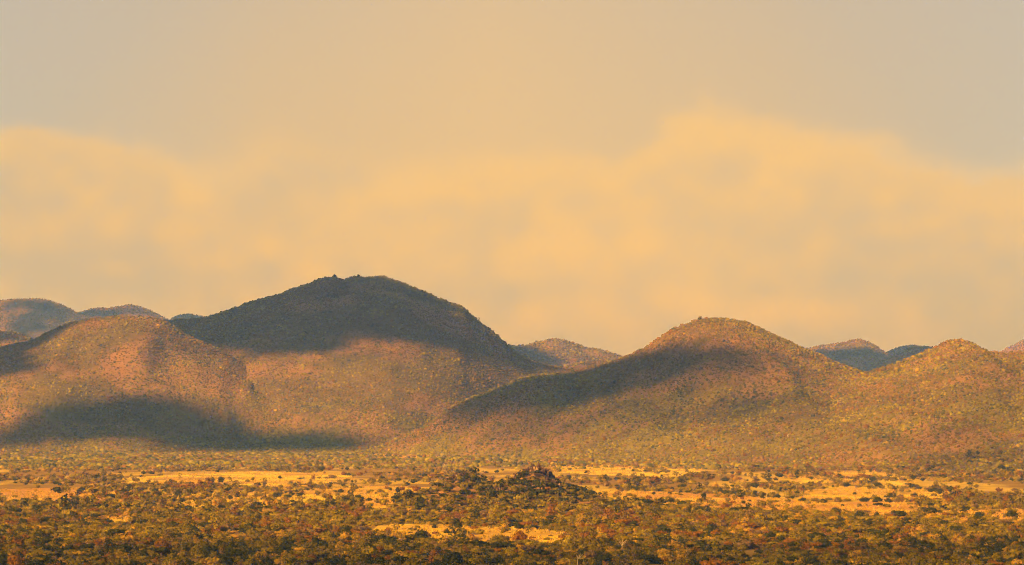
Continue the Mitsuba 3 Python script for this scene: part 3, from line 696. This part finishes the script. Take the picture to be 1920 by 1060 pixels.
ROCKS = [mikit.ply(boulder(40 + k), 'mat_rock') for k in range(6)]
for k, (px_, dist, wide, deep, n, big_, label) in enumerate(OUTCROPS):
    r = np.random.default_rng(800 + k)
    x0 = float(at(px_, 900, dist)[0])
    key = number('rock_outcrop', k)
    for j in range(n):
        x, y = x0 + wide * 0.62 * r.normal(), dist - deep + r.uniform(-deep, deep)
        z = float(land_z(np.array([x]), np.array([y]))[0])
        s = big_ * r.uniform(0.55, 1.25)
        up = s * r.uniform(1.0, 2.1) * (1.3 if k == 0 else 1)
        c, s_ = math.cos(j), math.sin(j)
        scene[number(key + '__boulder', j)] = {**ROCKS[j % 6], 'to_world': T([[c * s, -s_ * s, 0, x], [s_ * s, c * s, 0, y], [0, 0, up, z + 0.3 * up], [0, 0, 0, 1]])}
    mark(key, label, 'rock outcrop')

# ------------------------------------------------------------------ evening clouds high over the plain, out of the frame; their shadows lie on the hills
CLOUD_Z, CELL = 1700.0, 8.0


def march(px, py, start=2300, stop=11000, n=900):
    dist = np.linspace(start, stop, n)
    dx, dy, dz = ray(px, py)
    X, Zr = np.outer(dx / dy, dist), CAM_H + np.outer(dz / dy, dist)
    Y = np.broadcast_to(dist, X.shape)
    hit = hills_z(X, Y) > Zr
    k = np.argmax(hit, 1); ok = hit.any(1)
    i = np.arange(len(k))
    return X[i, k][ok], Y[i, k][ok], Zr[i, k][ok]


def cloud(k, label, outline, step=5, behind=0, high=CLOUD_Z, gaps=None, flat=False, start=2300, grow=2, holes=0.0):
    x0, y0, x1, y1 = Polygon(outline).bounds
    gx_, gy_ = np.meshgrid(np.arange(x0, x1, step), np.arange(y0, y1, step * 0.6))
    inside = contains_xy(Polygon(outline), gx_, gy_)
    if flat:
        X, Y = on_plain(gx_[inside], gy_[inside]); Z = X * 0
    else:
        X, Y, Z = march(gx_[inside], gy_[inside], start)
    if behind:
        far = [(X, Y + b, Z - 0.25 * b) for b in np.arange(20, behind, 25)]
        X, Y, Z = (np.concatenate([a] + [f[i] for f in far]) for i, a in enumerate((X, Y, Z)))
    t = (high - Z) / SUN[2]
    cx_, cy_ = X + SUN[0] * t, Y + SUN[1] * t
    ox, oy = cx_.min() - 80, cy_.min() - 80
    nx, ny = int((cx_.max() - ox + 80) / CELL) + 1, int((cy_.max() - oy + 80) / CELL) + 1
    m = np.zeros((ny, nx), bool)
    m[((cy_ - oy) / CELL).astype(int), ((cx_ - ox) / CELL).astype(int)] = True
    m = ndimage.binary_opening(ndimage.binary_closing(m, iterations=4), iterations=1)
    gy2, gx2 = np.mgrid[0:ny, 0:nx]
    if not flat and not gaps:
        m = ndimage.binary_dilation(m, iterations=grow)
        m &= FB((ox + gx2 * CELL) / 34, (oy + gy2 * CELL) / 34, 2, 490 + k) > holes
        m = ndimage.distance_transform_edt(m) * CELL > np.where(holes > 0, 8.0, 75 * (FB((ox + gx2 * CELL) / 45, (oy + gy2 * CELL) / 45, 3, 460 + k) - 0.22))
    if gaps:
        m &= FB((ox + gx2 * CELL) / 26, (oy + gy2 * CELL) / 26, 2, 430 + k) > gaps
    dist = ndimage.distance_transform_edt(m) * CELL
    gy2, gx2 = np.mgrid[0:ny, 0:nx]
    wx, wy = ox + gx2 * CELL, oy + gy2 * CELL
    puff = 0.6 + 0.9 * FB(wx / 60, wy / 60, 4, 400 + k)
    top = high + np.minimum(0.33 * dist, 70) * puff * (dist > CELL)
    bot = high - np.minimum(0.10 * dist, 12) * puff * (dist > CELL) - 0.5
    q = np.argwhere(m[:-1, :-1] & m[1:, :-1] & m[:-1, 1:] & m[1:, 1:])
    a = q[:, 0] * nx + q[:, 1]
    f = np.vstack([np.stack([a, a + 1, a + nx + 1], 1), np.stack([a, a + nx + 1, a + nx], 1)])
    v = np.vstack([np.stack([wx.ravel(), wy.ravel(), top.ravel()], 1), np.stack([wx.ravel(), wy.ravel(), bot.ravel()], 1)])
    me = trimesh.Trimesh(v, np.vstack([f, f[:, ::-1] + nx * ny]), process=False); me.remove_unreferenced_vertices()
    key = number('cloud', k)
    scene[key] = mikit.ply(me, 'mat_cloud', smooth=True)
    mark(key, label, kind='stuff')


cloud(0, 'cloud above the plain that shades the highest hill', [(316, 585), (372, 580), (430, 560), (520, 530), (600, 500), (715, 500), (790, 525), (865, 555), (905, 575), (935, 600), (980, 640), (1060, 680), (1040, 694), (972, 685), (918, 676), (865, 664), (825, 650), (789, 636), (739, 636), (690, 632), (667, 640), (660, 653),
         (596, 654), (560, 661), (530, 664), (492, 660), (458, 648), (390, 648), (350, 622)], behind=450, grow=5)
cloud(1, 'cloud above the plain that shades the left front hill', [(-60, 640), (0, 640), (60, 625), (100, 605), (140, 590), (190, 585), (250, 585), (240, 597), (170, 602), (136, 614), (112, 636), (85, 652), (85, 672), (129, 682), (68, 702), (0, 706), (-60, 706)], behind=150)
cloud(2, 'long cloud above the plain that shades the foot of the left hills', [(-40, 830), (0, 816), (34, 792), (68, 772), (112, 761), (163, 758), (221, 751), (238, 743), (306, 741), (340, 743), (384, 758), (425, 775), (452, 792), (475, 800), (526, 809), (577, 812), (614, 806), (667, 817), (714, 826), (703, 836),
         (632, 847), (520, 849), (380, 849), (310, 846), (290, 832), (200, 826), (110, 828), (60, 838), (-40, 842)], holes=0.01, grow=2, high=2500.0)
cloud(3, 'cloud above the plain that shades the shoulder of the right hill', [(835, 775), (840, 755), (880, 735), (930, 715), (1000, 692), (1060, 687), (1110, 685), (1180, 668), (1230, 654), (1280, 636), (1350, 643), (1425, 655), (1420, 670), (1350, 680), (1300, 694), (1250, 722), (1170, 738), (1116, 752), (1062, 766), (1026, 776),
         (954, 778), (918, 778), (850, 786)], holes=0.01, grow=2, high=2500.0)
cloud(4, 'cloud that shades the far left hills', [(0, 550), (75, 550), (150, 570), (245, 562), (320, 590), (380, 585), (380, 594), (320, 597), (200, 588), (150, 594), (100, 612), (60, 630), (0, 615)], step=4, high=2400.0, start=6000, gaps=0.38)
cloud(5, 'cloud that shades the blue ridges at the right', [(1540, 660), (1600, 657), (1650, 662), (1690, 646), (1740, 638), (1800, 648), (1760, 690), (1650, 725), (1570, 720)], step=4, high=2100.0, start=6000, grow=11)

cloud(6, 'thin broken cloud that dims the middle of the right hill', [(1230, 690), (1290, 660), (1400, 650), (1520, 690), (1560, 730), (1540, 800), (1400, 810), (1290, 780)], high=3200.0, gaps=0.52)
cloud(7, 'thin broken cloud that dims the right end of the right hill', [(1640, 800), (1760, 780), (1840, 690), (1990, 680), (1990, 890), (1700, 875)], high=3200.0, gaps=0.49)
cloud(9, 'thin broken cloud that softens the shade on the right hill flank', [(790, 800), (860, 770), (920, 758), (1030, 752), (1116, 730), (1250, 705), (1320, 672), (1430, 665), (1470, 700), (1440, 760), (1340, 790), (1200, 815), (1050, 830), (900, 830)], high=3200.0, gaps=0.43)
cloud(10, 'thin broken cloud that softens the shade on the highest hill', [(316, 640), (458, 640), (560, 655), (690, 628), (789, 630), (918, 670), (1000, 690), (900, 700), (760, 668), (640, 680), (500, 700), (390, 672)], high=3200.0, gaps=0.52)
cloud(8, 'thin broken cloud that dims the front of the plain', [(-150, 1022), (300, 1018), (900, 1028), (1500, 1024), (2070, 1014), (2070, 1150), (-150, 1150)], high=3000.0, gaps=0.46, flat=True)

# ------------------------------------------------------------------ the air
scene['haze'] = {'type': 'cube', 'to_world': T().translate([0, 4750, 214]).scale([9000 + 20, 7800, 220]), 'bsdf': {'type': 'null'}, 'interior': {'type': 'ref', 'id': 'air'}}
mark('haze', 'thin evening haze over the plain and hills', kind='stuff')
